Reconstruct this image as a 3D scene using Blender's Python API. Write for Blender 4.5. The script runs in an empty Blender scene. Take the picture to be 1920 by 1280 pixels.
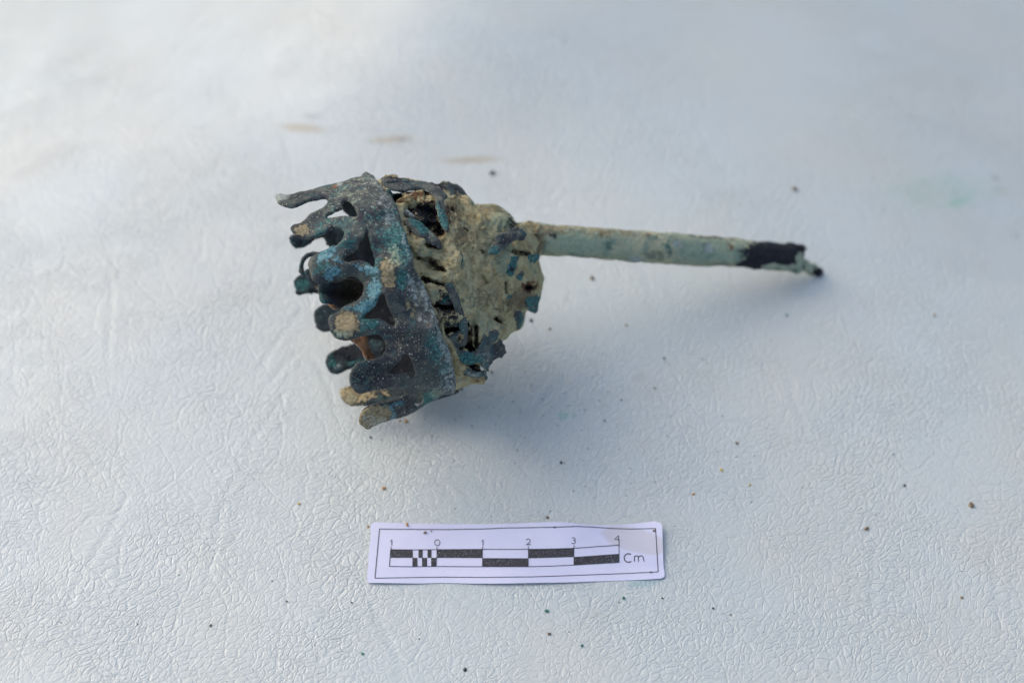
import bpy, math, random
import numpy as np
from mathutils import Vector, noise, geometry

# ------------------------------------------------------------------ camera, world, sun, exposure
random.seed(7); np.random.seed(7)
SC = bpy.context.scene
SC.unit_settings.system = 'METRIC'
SC.unit_settings.scale_length = 0.01            # one unit is one centimetre
PITCH = math.radians(52)                        # camera looks down this much
FPX = 2690.0                                    # focal length in pixels of the 1920 px photograph
DIST = 35.0
SP, CP = math.sin(PITCH), math.cos(PITCH)
FWD = np.array([0, CP, -SP]); UP = np.array([0, SP, CP]); RIGHT = np.array([1.0, 0, 0])
CAMP = -FWD * DIST
HCAM = CAMP[2]
cam = bpy.data.cameras.new('camera'); co = bpy.data.objects.new('camera', cam)
SC.collection.objects.link(co); SC.camera = co
co.location = CAMP; co.rotation_euler = (math.pi/2 - PITCH, 0, 0)
cam.sensor_width = 36; cam.lens = FPX / 1920 * 36
cam.clip_start = 1; cam.clip_end = 500
cam.dof.use_dof = True; cam.dof.focus_distance = 30.6
cam.dof.aperture_fstop = cam.lens * 1e-3 / (2 * 0.30)   # iris radius 0.30 cm

SUN_EL, SUN_AZ = math.radians(40), math.radians(-58)   # azimuth from +Y (away) towards +X
w = bpy.data.worlds.new('World'); SC.world = w; w.use_nodes = True
nt = w.node_tree; nt.nodes.clear()
sky = nt.nodes.new('ShaderNodeTexSky'); sky.sky_type = 'NISHITA'; sky.sun_disc = False
sky.sun_elevation = SUN_EL; sky.sun_rotation = SUN_AZ
sky.air_density = 1.0; sky.dust_density = 3.2; sky.ozone_density = 1.0
bg = nt.nodes.new('ShaderNodeBackground'); bg.inputs['Strength'].default_value = 0.15
wo = nt.nodes.new('ShaderNodeOutputWorld')
nt.links.new(sky.outputs[0], bg.inputs[0]); nt.links.new(bg.outputs[0], wo.inputs[0])
sl = bpy.data.lights.new('sun', 'SUN'); sl.energy = 0.58; sl.angle = math.radians(75); sl.color = (1.0, 0.98, 0.94)
so = bpy.data.objects.new('sun', sl); SC.collection.objects.link(so)
sd = Vector((math.sin(SUN_AZ)*math.cos(SUN_EL), math.cos(SUN_AZ)*math.cos(SUN_EL), math.sin(SUN_EL)))
so.rotation_euler = sd.to_track_quat('Z', 'Y').to_euler()
SC.view_settings.view_transform = 'Standard'; SC.view_settings.look = 'None'
SC.view_settings.exposure = 0.55; SC.view_settings.gamma = 1

# ------------------------------------------------------------------ geometry helpers
def ray(px, py):
    px = np.asarray(px, float); py = np.asarray(py, float)
    a = (px - 960) / FPX; b = -(py - 640) / FPX
    return FWD + a[..., None] * RIGHT + b[..., None] * UP       # depth along FWD is 1
def at_depth(px, py, d):
    return CAMP + ray(px, py) * np.asarray(d, float)[..., None]
def depth_z(px, py, z):
    r = ray(px, py)
    return (z - HCAM) / r[..., 2]
def at_z(px, py, z=0.0):
    return at_depth(px, py, depth_z(px, py, z))

def fbm(p, s, o=4):
    return noise.fractal(Vector(p) * s, 0.9, 2.1, o)

def spline(pts, step, closed=True, smooth=True):
    P = np.array(pts, float); n = len(P); out = []
    rng = n if closed else n - 1
    for i in range(rng):
        p0 = P[(i-1) % n] if closed or i > 0 else P[0]
        p1 = P[i]; p2 = P[(i+1) % n]
        p3 = P[(i+2) % n] if closed or i + 2 < n else P[-1]
        m = max(1, int(round(np.linalg.norm(p2 - p1) / step)))
        for k in range(m):
            t = k / m
            if smooth:
                q = 0.5*((2*p1) + (-p0+p2)*t + (2*p0-5*p1+4*p2-p3)*t*t + (-p0+3*p1-3*p2+p3)*t**3)
            else: q = p1 + (p2-p1)*t
            out.append(q)
    if not closed: out.append(P[-1])
    return np.array(out)

def inside(P, poly):
    x, y = P[:, 0], P[:, 1]; r = np.zeros(len(P), bool); n = len(poly)
    for i in range(n):
        x1, y1 = poly[i]; x2, y2 = poly[i-1]
        c = (y1 > y) != (y2 > y)
        if abs(y2-y1) < 1e-9: continue
        r ^= c & (x < (x2-x1)*(y-y1)/(y2-y1) + x1)
    return r
def dist_poly(P, poly):
    d = np.full(len(P), 1e9); n = len(poly)
    for i in range(n):
        a = poly[i-1]; b = poly[i]; ab = b - a; L = max(ab @ ab, 1e-9)
        t = np.clip(((P - a) @ ab) / L, 0, 1)
        d = np.minimum(d, np.linalg.norm(P - (a + t[:, None]*ab), axis=1))
    return d

class Loft:
    """A round body along a bent axis: sections (top silhouette, bottom silhouette, height of centre, roundness)."""
    def __init__(s, secs, p=2.2):
        s.T = np.array([q[0] for q in secs], float); s.B = np.array([q[1] for q in secs], float)
        s.z = np.array([q[2] for q in secs], float); s.k = np.array([q[3] for q in secs], float); s.p = p
    def sec(s, t):
        n = len(s.z); t = np.asarray(t, float); i = np.clip(np.floor(t).astype(int), 0, n-2); f = t - i
        L = lambda A: A[i]*(1-f)[..., None] + A[i+1]*f[..., None] if A.ndim > 1 else A[i]*(1-f) + A[i+1]*f
        return L(s.T), L(s.B), L(s.z), L(s.k)
    def inv(s, P):
        lo = np.full(len(P), -0.6); hi = np.full(len(P), len(s.z) - 0.4)
        def side(t):
            T, B, _, _ = s.sec(t); d = B - T; e = P - T
            return d[:, 0]*e[:, 1] - d[:, 1]*e[:, 0]
        sl_ = side(lo)
        for _ in range(26):
            m = (lo+hi)/2; g = side(m) * sl_ > 0
            lo = np.where(g, m, lo); hi = np.where(g, hi, m)
        t = (lo+hi)/2; T, B, z, k = s.sec(t)
        d = B - T; c = ((P-T)*d).sum(1)/(d*d).sum(1)*2 - 1
        return t, c
    def depth(s, P, far=False, scale=1.0):
        t, c = s.inv(P); T, B, z, k = s.sec(t)
        M = (T+B)/2; D = depth_z(M[:, 0], M[:, 1], z)
        R = np.linalg.norm(B-T, axis=1)/2 * D / FPX
        cc = np.clip(np.abs(c), 0, 1)
        h = np.maximum(1 - cc**s.p, 0)**(1/s.p if s.p > 2 else 0.5)
        over = np.maximum(np.abs(c)-1, 0)
        off = k*R*h*scale - over*R*0.8
        return D + off if far else D - off

# patina patches, in two colour attributes
KIND = {'blue': (0, 0), 'tan': (0, 1), 'teal': (0, 2), 'pale': (0, 3), 'dark': (1, 0), 'rust': (1, 1), 'speck': (1, 2), 'green': (1, 3)}
def patch_weights(P, patches):
    W = [np.zeros((len(P), 4)), np.zeros((len(P), 4))]
    for q in patches:
        kind, x, y, rx, ry, rot, st = q
        a = math.radians(rot); dx = P[:, 0]-x; dy = P[:, 1]-y
        u = (dx*math.cos(a)+dy*math.sin(a))/rx; v = (-dx*math.sin(a)+dy*math.cos(a))/ry
        d = np.sqrt(u*u+v*v)
        ww = st*np.clip(1.35 - 0.75*d, 0, 1)
        A, c = KIND[kind]
        W[A][:, c] = np.maximum(W[A][:, c], ww)
    return W

def mesh_obj(name, V, F, mat, parent=None, attrs=None, smooth=True):
    me = bpy.data.meshes.new(name)
    V = np.asarray(V, float)
    if parent is not None: V = V - np.array(parent.location)
    me.from_pydata(V.tolist(), [], [list(map(int, f)) for f in F]); me.update()
    if attrs is not None:
        for nm, A in zip(('patchA', 'patchB'), attrs):
            at = me.attributes.new(nm, 'FLOAT_COLOR', 'POINT')
            at.data.foreach_set('color', np.asarray(A, np.float32).ravel())
    me.materials.append(mat)
    if smooth: me.polygons.foreach_set('use_smooth', [True]*len(me.polygons))
    o = bpy.data.objects.new(name, me); SC.collection.objects.link(o)
    if parent is not None: o.parent = parent
    return o

def triangulate(out, holes, step):
    """Even triangles inside an outline with holes (pixel plane)."""
    lo = out.min(0); hi = out.max(0)
    xs = np.arange(lo[0], hi[0], step); ys = np.arange(lo[1], hi[1], step*0.87)
    G = np.array([(x + (step/2 if j % 2 else 0), y) for j, y in enumerate(ys) for x in xs])
    G += np.random.uniform(-.12, .12, G.shape)*step
    m = inside(G, out)
    G = G[m]; G = G[dist_poly(G, out) > step*0.55]
    for h in holes:
        G = G[~inside(G, h)]; G = G[dist_poly(G, h) > step*0.55]
    loops = [out] + holes; pts = []; edges = []
    for L in loops:
        b = len(pts); n = len(L); pts += [Vector(p) for p in L]
        edges += [(b+i, b+(i+1) % n) for i in range(n)]
    pts += [Vector(p) for p in G]
    r = geometry.delaunay_2d_cdt(pts, edges, [], 1, 1e-5)
    P = np.array([list(v) for v in r[0]]); F = np.array([list(f) for f in r[2]])
    C = P[F].mean(1); k = inside(C, out)
    for h in holes: k &= ~inside(C, h)
    F = F[k]
    # orient counter-clockwise in image (y down) so that normals face the camera
    a, b, c = P[F[:, 0]], P[F[:, 1]], P[F[:, 2]]
    s_ = (b[:, 0]-a[:, 0])*(c[:, 1]-a[:, 1]) - (b[:, 1]-a[:, 1])*(c[:, 0]-a[:, 0])
    F[s_ > 0] = F[s_ > 0][:, ::-1]
    return P, F

def vnormals(V, F):
    n = np.cross(V[F[:, 1]]-V[F[:, 0]], V[F[:, 2]]-V[F[:, 0]]); N = np.zeros_like(V)
    for k in range(3): np.add.at(N, F[:, k], n)
    return N/np.maximum(np.linalg.norm(N, axis=1), 1e-12)[:, None]

def bedges(F):
    from collections import Counter
    e = {}
    for f in F:
        for k in range(3):
            a, b = int(f[k]), int(f[(k+1) % 3])
            if (b, a) in e: del e[(b, a)]
            else: e[(a, b)] = 1
    return list(e)

def sheet(outline, holes, loft, step=3.5, thick=0.09, amp=0.03, freq=3.0, dz=None, far=False, scale=1.0,
          patches=(), smooth=True, carve=(), seed=0, back=None):
    """Solid thick plate following a round body. Returns verts, faces, image coordinates, attributes, faces by region."""
    out = spline(outline, step, smooth=smooth); hs = [spline(h, step*0.8, smooth=smooth) for h in holes]
    # slightly ragged corroded edge
    for L in [out]+hs:
        for i in range(len(L)):
            L[i] += 0.55*np.array([noise.noise(Vector((L[i][0]*.16, L[i][1]*.16, 3+seed))), noise.noise(Vector((L[i][0]*.16, L[i][1]*.16, 9+seed)))])
    P, F = triangulate(out, hs, step)
    D = loft.depth(P, far=far, scale=scale)
    if dz is not None: D = D + dz(P)
    cut = np.zeros(len(P))
    for (x0, y0, x1, y1, wd, dp) in carve:
        a = np.array([x0, y0], float); ab = np.array([x1-x0, y1-y0], float)
        t = np.clip(((P-a) @ ab)/max(ab @ ab, 1e-6), 0, 1)
        jit = np.array([noise.noise(Vector((p[0]*.09, p[1]*.09, 5.5))) for p in P])
        d = np.linalg.norm(P-(a+t[:, None]*ab), axis=1)/wd + jit*0.5
        cut = np.maximum(cut, dp*np.clip(1.5-d*1.1, 0, 1)**0.7)
    D = D + cut
    V = at_depth(P[:, 0], P[:, 1], D)
    if amp:
        Nn = vnormals(V, F)
        if far: Nn = Nn
        s_ = np.array([fbm(v + (seed, 0, 0), freq, 5) for v in V])
        V = V + Nn*(amp*s_)[:, None]
    N = vnormals(V, F)
    be = bedges(F); bv = sorted({v for e in be for v in e})
    nb = len(V)
    if back is None:
        back_V = V - N*thick
    else:
        back_V = back(P, V)
    Vf = V.copy(); Vf[bv] -= N[bv]*thick*0.22
    Bf = back_V.copy()
    if back is None: Bf[bv] += N[bv]*thick*0.22
    # mid-rim pushed outwards
    out_dir = np.zeros_like(V)
    for a, b in be:
        e = V[b]-V[a]
        o_ = np.cross(e, N[a]); out_dir[a] += o_; out_dir[b] += o_
    ln = np.linalg.norm(out_dir[bv], axis=1)[:, None]
    mid = (Vf[bv]+Bf[bv])/2 + out_dir[bv]/np.maximum(ln, 1e-9)*thick*0.25*(1 if back is None else 0)
    idx = {v: 2*nb+i for i, v in enumerate(bv)}
    VV = np.vstack([Vf, Bf, mid]); FF = [list(f) for f in F] + [[f[0]+nb, f[2]+nb, f[1]+nb] for f in F]
    PP = np.vstack([P, P, P[bv]])
    rim = []
    for a, b in be:
        rim += [[b, a, idx[a], idx[b]], [idx[b], idx[a], a+nb, b+nb]]
    FF += rim
    W = patch_weights(PP, patches)
    # carved hollows get darker and browner with depth
    W[0][2*nb:, 3] = np.maximum(W[0][2*nb:, 3], .55)      # rim highlight painted into the edge colour
    cc = np.concatenate([cut, cut*0, cut[bv]])
    W[1][:, 0] = np.maximum(W[1][:, 0], np.clip(cc*1.6, 0, .62)); W[1][:, 1] = np.maximum(W[1][:, 1], np.clip(cc*3.0, 0, .6))
    return VV, FF, PP, W

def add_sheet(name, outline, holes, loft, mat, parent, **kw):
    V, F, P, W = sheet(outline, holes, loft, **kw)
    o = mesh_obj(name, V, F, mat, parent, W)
    return o

def thing(name, label, cat, loc=(0, 0, 0), group=None):
    o = bpy.data.objects.new(name, None); SC.collection.objects.link(o)
    o.location = loc; o['label'] = label; o['category'] = cat
    if group: o['group'] = group
    o.empty_display_size = 0.5
    return o

# ------------------------------------------------------------------ materials
def nodes(mat):
    mat.use_nodes = True; n = mat.node_tree; n.nodes.clear(); return n
class NT:
    def __init__(s, name):
        s.m = bpy.data.materials.new(name); s.t = nodes(s.m)
        s.out = s.t.nodes.new('ShaderNodeOutputMaterial'); s.b = s.t.nodes.new('ShaderNodeBsdfPrincipled')
        s.t.links.new(s.b.outputs[0], s.out.inputs[0])
        s.tc = s.t.nodes.new('ShaderNodeNewGeometry').outputs['Position']
    def link(s, a, b):
        if hasattr(a, 'links') or hasattr(a, 'is_output'): s.t.links.new(a, b)
        else: b.default_value = a
    def noise(s, scale, detail=6, rough=.6, dist=0, vec=None, col=False):
        n = s.t.nodes.new('ShaderNodeTexNoise'); n.inputs['Scale'].default_value = scale
        n.inputs['Detail'].default_value = detail; n.inputs['Roughness'].default_value = rough; n.inputs['Distortion'].default_value = dist
        s.t.links.new(vec or s.tc, n.inputs['Vector']); return n.outputs['Color' if col else 'Fac']
    def voro(s, scale, feat='F1', vec=None, out='Distance', rnd=1):
        n = s.t.nodes.new('ShaderNodeTexVoronoi'); n.feature = feat; n.inputs['Scale'].default_value = scale; n.inputs['Randomness'].default_value = rnd
        s.t.links.new(vec or s.tc, n.inputs['Vector']); return n.outputs[out]
    def math(s, op, a, b=0.0, c=0.0, clamp=False):
        n = s.t.nodes.new('ShaderNodeMath'); n.operation = op; n.use_clamp = clamp
        for i, v in enumerate((a, b, c)): s.link(v, n.inputs[i])
        return n.outputs[0]
    def ss(s, v, lo, hi, a=0.0, b=1.0):
        n = s.t.nodes.new('ShaderNodeMapRange'); n.interpolation_type = 'SMOOTHSTEP'
        s.link(v, n.inputs['Value'])
        for k, x in zip(('From Min', 'From Max', 'To Min', 'To Max'), (lo, hi, a, b)): n.inputs[k].default_value = x
        return n.outputs[0]
    def mix(s, f, a, b):
        n = s.t.nodes.new('ShaderNodeMix'); n.data_type = 'RGBA'
        s.link(f, n.inputs[0])
        for v, i in ((a, 6), (b, 7)):
            if isinstance(v, tuple): n.inputs[i].default_value = (*v, 1)
            else: s.t.links.new(v, n.inputs[i])
        return n.outputs[2]
    def attr(s, name):
        n = s.t.nodes.new('ShaderNodeAttribute'); n.attribute_name = name
        sp = s.t.nodes.new('ShaderNodeSeparateColor'); s.t.links.new(n.outputs['Color'], sp.inputs[0])
        return [sp.outputs[0], sp.outputs[1], sp.outputs[2], n.outputs['Alpha']]
    def vmath(s, op, a, b=None, scale=None):
        n = s.t.nodes.new('ShaderNodeVectorMath'); n.operation = op
        s.t.links.new(a, n.inputs[0])
        if b is not None:
            if isinstance(b, tuple): n.inputs[1].default_value = b
            else: s.t.links.new(b, n.inputs[1])
        if scale is not None: n.inputs['Scale'].default_value = scale
        return n.outputs[0]
    def bump(s, h, dist, strength=1.0, nrm=None):
        n = s.t.nodes.new('ShaderNodeBump'); n.inputs['Strength'].default_value = strength; n.inputs['Distance'].default_value = dist
        s.t.links.new(h, n.inputs['Height'])
        if nrm is not None: s.t.links.new(nrm, n.inputs['Normal'])
        return n.outputs[0]

def patina(name, base1, base2, base3, speck=1.0, bumpd=0.02, grain=1.0, teal_auto=0.0, rough=0.75, lumps=0.0):
    m = NT(name)
    A = m.attr('patchA'); B = m.attr('patchB')
    n1 = m.noise(1.3, 7, .65, .4); n2 = m.noise(4.5, 7, .7, .3); n3 = m.noise(17, 5, .65); n5 = m.noise(8.5, 8, .75, .2)
    n4 = m.noise(2.1, 8, .7, .5, vec=m.vmath('ADD', m.tc, (7, 3, 1)))
    col = m.mix(m.ss(n1, .40, .60), base1, base2)
    col = m.mix(m.math('MULTIPLY', m.ss(n2, .47, .60), .8), col, base3)
    # mottled fine grain
    def mask(w, soft=.10, k=.85, nz=None, soft_k=None):
        v = m.math('ADD', w, m.math('MULTIPLY', m.math('SUBTRACT', nz or n2, .5), k*1.2))
        v = m.math('ADD', v, m.math('MULTIPLY', m.math('SUBTRACT', n3, .5), .8))
        v = m.math('ADD', v, m.math('MULTIPLY', m.math('SUBTRACT', n5, .5), 1.5))
        g = m.ss(v, .5-soft, .5+soft)
        return m.math('MULTIPLY', g, m.ss(w, .0, .12))
    if teal_auto:
        f = m.math('MULTIPLY', m.ss(n4, .52, .60), teal_auto)
        col = m.mix(f, col, m.mix(m.ss(n3, .4, .6), (.018, .085, .095), (.07, .22, .22)))
    tealc = m.mix(m.ss(n3, .38, .62), (.014, .075, .075), (.075, .235, .21))
    col = m.mix(mask(A[2], .14, .9, n4), col, tealc)
    bluec = m.mix(m.ss(n3, .40, .62), (.075, .22, .25), (.21, .40, .42))
    mb = mask(A[0], .12, .8); col = m.mix(mb, col, bluec)
    tanc = m.mix(m.ss(n3, .35, .65), (.24, .19, .10), (.46, .37, .21))
    mt = mask(A[1], .05, .35, n2); col = m.mix(mt, col, tanc)
    greenc = m.mix(m.ss(n3, .35, .65), (.30, .38, .25), (.44, .54, .38))
    col = m.mix(m.math('MULTIPLY', mask(B[3], .25, .6), .8), col, greenc)
    rustc = m.mix(m.ss(n3, .35, .65), (.10, .045, .02), (.32, .16, .07))
    col = m.mix(mask(B[1], .12, .8), col, rustc)
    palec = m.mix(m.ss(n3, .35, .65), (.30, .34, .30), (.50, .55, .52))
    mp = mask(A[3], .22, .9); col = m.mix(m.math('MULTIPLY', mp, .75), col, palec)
    darkc = m.mix(m.ss(n3, .35, .65), (.006, .008, .011), (.024, .027, .036))
    col = m.mix(mask(B[0], .18, .7), col, darkc)
    # grains of sand and salt stuck on the surface
    v1 = m.voro(21); vc = m.voro(21, out='Color')
    sp = m.t.nodes.new('ShaderNodeSeparateColor'); m.t.links.new(vc, sp.inputs[0])
    dens = m.math('ADD', m.math('MULTIPLY', B[2], .55), .10*speck)
    on = m.math('LESS_THAN', sp.outputs[0], dens)
    size = m.math('MULTIPLY_ADD', sp.outputs[1], .30, .10)
    gr = m.math('MULTIPLY', on, m.ss(m.math('SUBTRACT', v1, size), -.10, .0, 1.0, 0.0))
    grc = m.mix(sp.outputs[2], (.58, .62, .60), (.60, .50, .32))
    v2 = m.voro(75); vc2 = m.voro(75, out='Color')
    sp2 = m.t.nodes.new('ShaderNodeSeparateColor'); m.t.links.new(vc2, sp2.inputs[0])
    on2 = m.math('LESS_THAN', sp2.outputs[0], m.math('ADD', m.math('MULTIPLY', B[2], .35), .16*speck))
    gr2 = m.math('MULTIPLY', on2, m.ss(v2, .15, .35, .7, 0.0))
    col = m.mix(gr2, col, (.30, .36, .38))
    col = m.mix(gr, col, grc)
    m.t.links.new(col, m.b.inputs['Base Color'])
    m.b.inputs['Roughness'].default_value = rough
    m.b.inputs['Specular IOR Level'].default_value = .35
    h = m.math('ADD', m.math('MULTIPLY', n3, .5*grain), m.math('MULTIPLY', n2, 1.0))
    h = m.math('ADD', h, m.math('MULTIPLY', gr, .5)); h = m.math('ADD', h, m.math('MULTIPLY', mt, 1.6)); h = m.math('ADD', h, m.math('MULTIPLY', mb, .5)); h = m.math('ADD', h, m.math('MULTIPLY', n5, 1.2))
    h = m.math('ADD', h, m.math('MULTIPLY', m.noise(60, 3, .7), .35*grain))
    if lumps:
        h = m.math('ADD', h, m.math('MULTIPLY', m.voro(6.5, 'SMOOTH_F1', vec=m.vmath('ADD', m.tc, m.vmath('SCALE', m.noise(5, 4, .6, col=True), scale=.25))), lumps))
    m.t.links.new(m.bump(h, bumpd, 1.0), m.b.inputs['Normal'])
    return m.m

M_METAL = patina('corroded_bronze', (.042, .045, .052), (.080, .093, .083), (.165, .17, .13), speck=1.3, teal_auto=.45, bumpd=.05)
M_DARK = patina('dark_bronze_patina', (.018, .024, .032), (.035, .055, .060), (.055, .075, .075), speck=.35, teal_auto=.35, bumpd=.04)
M_CRUST = patina('soil_crust', (.70, .59, .30), (.80, .71, .41), (.50, .36, .17), speck=.25, bumpd=.11, grain=1.4, rough=.95, lumps=1.0)
M_STEM = patina('pale_green_patina', (.56, .53, .34), (.36, .40, .28), (.20, .27, .21), speck=.2, bumpd=.06, rough=.85, lumps=.5)
M_RUST = patina('orange_rust', (.30, .14, .06), (.36, .20, .10), (.20, .09, .05), speck=.1, bumpd=.03)

# ------------------------------------------------------------------ the white leather ground
def bumpf(x, y, cx, cy, sx, sy, rot=0):
    a = math.radians(rot); dx = x-cx; dy = y-cy
    u = (dx*math.cos(a)+dy*math.sin(a))/sx; v = (-dx*math.sin(a)+dy*math.cos(a))/sy
    return np.exp(-(u*u+v*v))
CREASE_PX = [
    [(490, 830), (455, 880), (430, 915), (412, 970), (395, 1060), (380, 1130)],
    [(245, 900), (225, 960), (190, 1020), (150, 1080), (110, 1180), (75, 1240)],
    [(540, 720), (515, 770), (470, 830), (455, 870)], [(640, 800), (600, 690), (560, 660), (520, 700), (480, 760)],
    [(130, 810), (180, 860), (230, 880), (300, 900)], [(460, 1070), (485, 1110), (520, 1140)],
    [(1075, 690), (1030, 740), (980, 790)], [(1480, 690), (1490, 740), (1510, 790), (1520, 830)],
    [(880, 800), (940, 830), (1000, 840), (1080, 850)], [(690, 840), (760, 860), (830, 905), (860, 960)],
    [(1640, 1000), (1640, 1080), (1630, 1180)], [(1860, 990), (1870, 1080), (1880, 1200)], [(590, 560), (560, 590), (520, 640), (480, 700)],
    [(205, 500), (208, 580), (203, 640), (205, 700)], [(20, 860), (60, 900), (120, 930), (170, 950)], [(700, 1120), (715, 1170), (745, 1230), (750, 1270)],
]
CREASES = [spline([at_z(*p)[:2] for p in L], 0.25, closed=False) for L in CREASE_PX]
def ground_z(x, y):
    x = np.asarray(x, float); y = np.asarray(y, float)
    u = np.clip(-.75*x + .66*y - 6, 0, 90); u = np.sqrt(np.where(u < 15, u**2, 30*u-225))                       # slopes down at the back left, shaped to brighten that corner
    z = -.008*u*u
    q_ = x+2.4-.12*(y-9); z = z + .85*np.exp(-(q_/np.where(q_ > 0, 5.5, 4.5))**2)*np.clip((y-4.0)/8, 0, 1)**2*(3-2*np.clip((y-4.0)/8, 0, 1))   # a low fold
    r_ = np.clip(x-1.5, 0, 60)
    z = z - .0095*np.where(r_ < 11, r_**2, 22*r_-121)*np.clip((y+9)/12, 0, 1)                # and gently to the right, shaped to dim that side
    return z
def ground_fine(x, y):
    z = ground_z(x, y)
    P = np.stack([x.ravel(), y.ravel()], 1); g = np.zeros(len(P))
    for L in CREASES:
        lo, hi = L.min(0)-.4, L.max(0)+.4
        m = (P[:, 0] > lo[0]) & (P[:, 0] < hi[0]) & (P[:, 1] > lo[1]) & (P[:, 1] < hi[1])
        Q = P[m]; d = np.full(len(Q), 9.0); tt = np.zeros(len(Q))
        for i in range(len(L)-1):
            a, b = L[i], L[i+1]; ab = b-a
            t = np.clip(((Q-a) @ ab)/max(ab @ ab, 1e-9), 0, 1)
            dd = np.linalg.norm(Q-(a+t[:, None]*ab), axis=1); k = dd < d
            d[k] = dd[k]; tt[k] = (i+t[k])/(len(L)-1)
        env = np.clip(np.minimum(tt, 1-tt)*5, 0, 1)
        g[m] += env*(-.0065*np.exp(-(d/.060)**2) + .0035*np.exp(-((d-.17)/.12)**2))
    return z + g.reshape(z.shape)
def on_ground(px, py, lift=0.0):
    p = at_z(px, py, lift)
    for _ in range(6): p = at_z(px, py, float(ground_z(p[0], p[1]))+lift)
    return p

def axis_coords(lo, hi, d0, d1, far_lo, far_hi):
    a = [lo]
    while a[-1] < hi: a.append(a[-1]+d0)
    d = d0; b = a[-1]
    while b < far_hi: d = min(d*1.12, d1); b += d; a.append(b)
    d = d0; b = lo; pre = []
    while b > far_lo: d = min(d*1.12, d1); b -= d; pre.append(b)
    return np.array(pre[::-1]+a)
XS = axis_coords(-15, 15, .065, 2.5, -60, 60); YS = axis_coords(-7.5, 8, .065, 2.5, -40, 75)
GX, GY = np.meshgrid(XS, YS); GZ = ground_fine(GX, GY)
V = np.stack([GX.ravel(), GY.ravel(), GZ.ravel()], 1); nx = len(XS); ny = len(YS)
ii = (np.arange(ny-1)[:, None]*nx + np.arange(nx-1)[None]).ravel()
F = np.stack([ii, ii+1, ii+nx+1, ii+nx], 1)

gm = NT('white_leather')
A = gm.attr('patchA'); B = gm.attr('patchB')
wv = gm.vmath('SUBTRACT', gm.noise(.55, 3, .5, col=True), (.5, .5, .5))
wv2 = gm.vmath('SUBTRACT', gm.noise(3.5, 3, .6, col=True), (.5, .5, .5))
base = gm.vmath('ADD', gm.tc, gm.vmath('SCALE', wv, scale=.9))
base = gm.vmath('ADD', base, gm.vmath('SCALE', wv2, scale=.055))
rot = gm.t.nodes.new('ShaderNodeVectorRotate'); rot.rotation_type = 'Z_AXIS'; rot.inputs['Angle'].default_value = math.radians(-35)
gm.t.links.new(base, rot.inputs['Vector'])
cv = gm.vmath('MULTIPLY', rot.outputs[0], (1.0, 1.45, 0.0))
e1 = gm.voro(4.9, 'DISTANCE_TO_EDGE', vec=cv); e2 = gm.voro(12.5, 'DISTANCE_TO_EDGE', vec=gm.vmath('ADD', cv, (3.3, 1.7, 0)))
e3 = gm.voro(1.15, 'DISTANCE_TO_EDGE', vec=gm.vmath('MULTIPLY', rot.outputs[0], (1.0, .62, 0.0)))
amt = gm.ss(gm.noise(.33, 4, .6), .38, .60, .55, 1.0)
h1 = gm.math('POWER', gm.ss(e1, 0, .17), .7); h2 = gm.math('POWER', gm.ss(e2, 0, .2), .7); h3 = gm.ss(e3, 0, .045)
hh = gm.math('ADD', gm.math('MULTIPLY', h1, 1.0), gm.math('MULTIPLY', h2, .50))
hh = gm.math('ADD', gm.math('MULTIPLY', hh, amt), gm.math('MULTIPLY', h3, .55))
hh = gm.math('ADD', hh, gm.math('MULTIPLY', gm.noise(30, 3, .6), .12))
soft = gm.ss(gm.noise(.16, 2, .5), .35, .65, .0070, .0100)
bn = gm.t.nodes.new('ShaderNodeBump'); bn.inputs['Strength'].default_value = 1.0
gm.t.links.new(soft, bn.inputs['Distance']); gm.t.links.new(hh, bn.inputs['Height']); gm.t.links.new(bn.outputs[0], gm.b.inputs['Normal'])
gn = gm.noise(.22, 5, .55, .3); gn2 = gm.noise(2.5, 6, .7)
gc = gm.mix(gm.ss(gn, .35, .68), (.492, .535, .512), (.512, .53, .488))
gc = gm.mix(gm.math('MULTIPLY', gm.math('MULTIPLY', gm.ss(h1, .35, .0), gm.ss(gn2, .45, .62)), .22), gc, (.33, .31, .25))
def gmask(wt, k=.5): return gm.math('MULTIPLY', gm.ss(gm.math('ADD', wt, gm.math('MULTIPLY', gm.math('SUBTRACT', gn2, .5), .8)), .15, .85), k)
gc = gm.mix(gmask(A[1], .55), gc, (.36, .29, .16))
gc = gm.mix(gmask(B[3], .50), gc, (.22, .46, .34))
gc = gm.mix(gmask(A[2], .45), gc, (.13, .34, .38))
gc = gm.mix(gmask(B[1], .40), gc, (.22, .20, .19))
gm.t.links.new(gc, gm.b.inputs['Base Color'])
gm.b.inputs['Roughness'].default_value = .40; gm.b.inputs['Specular IOR Level'].default_value = .85
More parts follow.
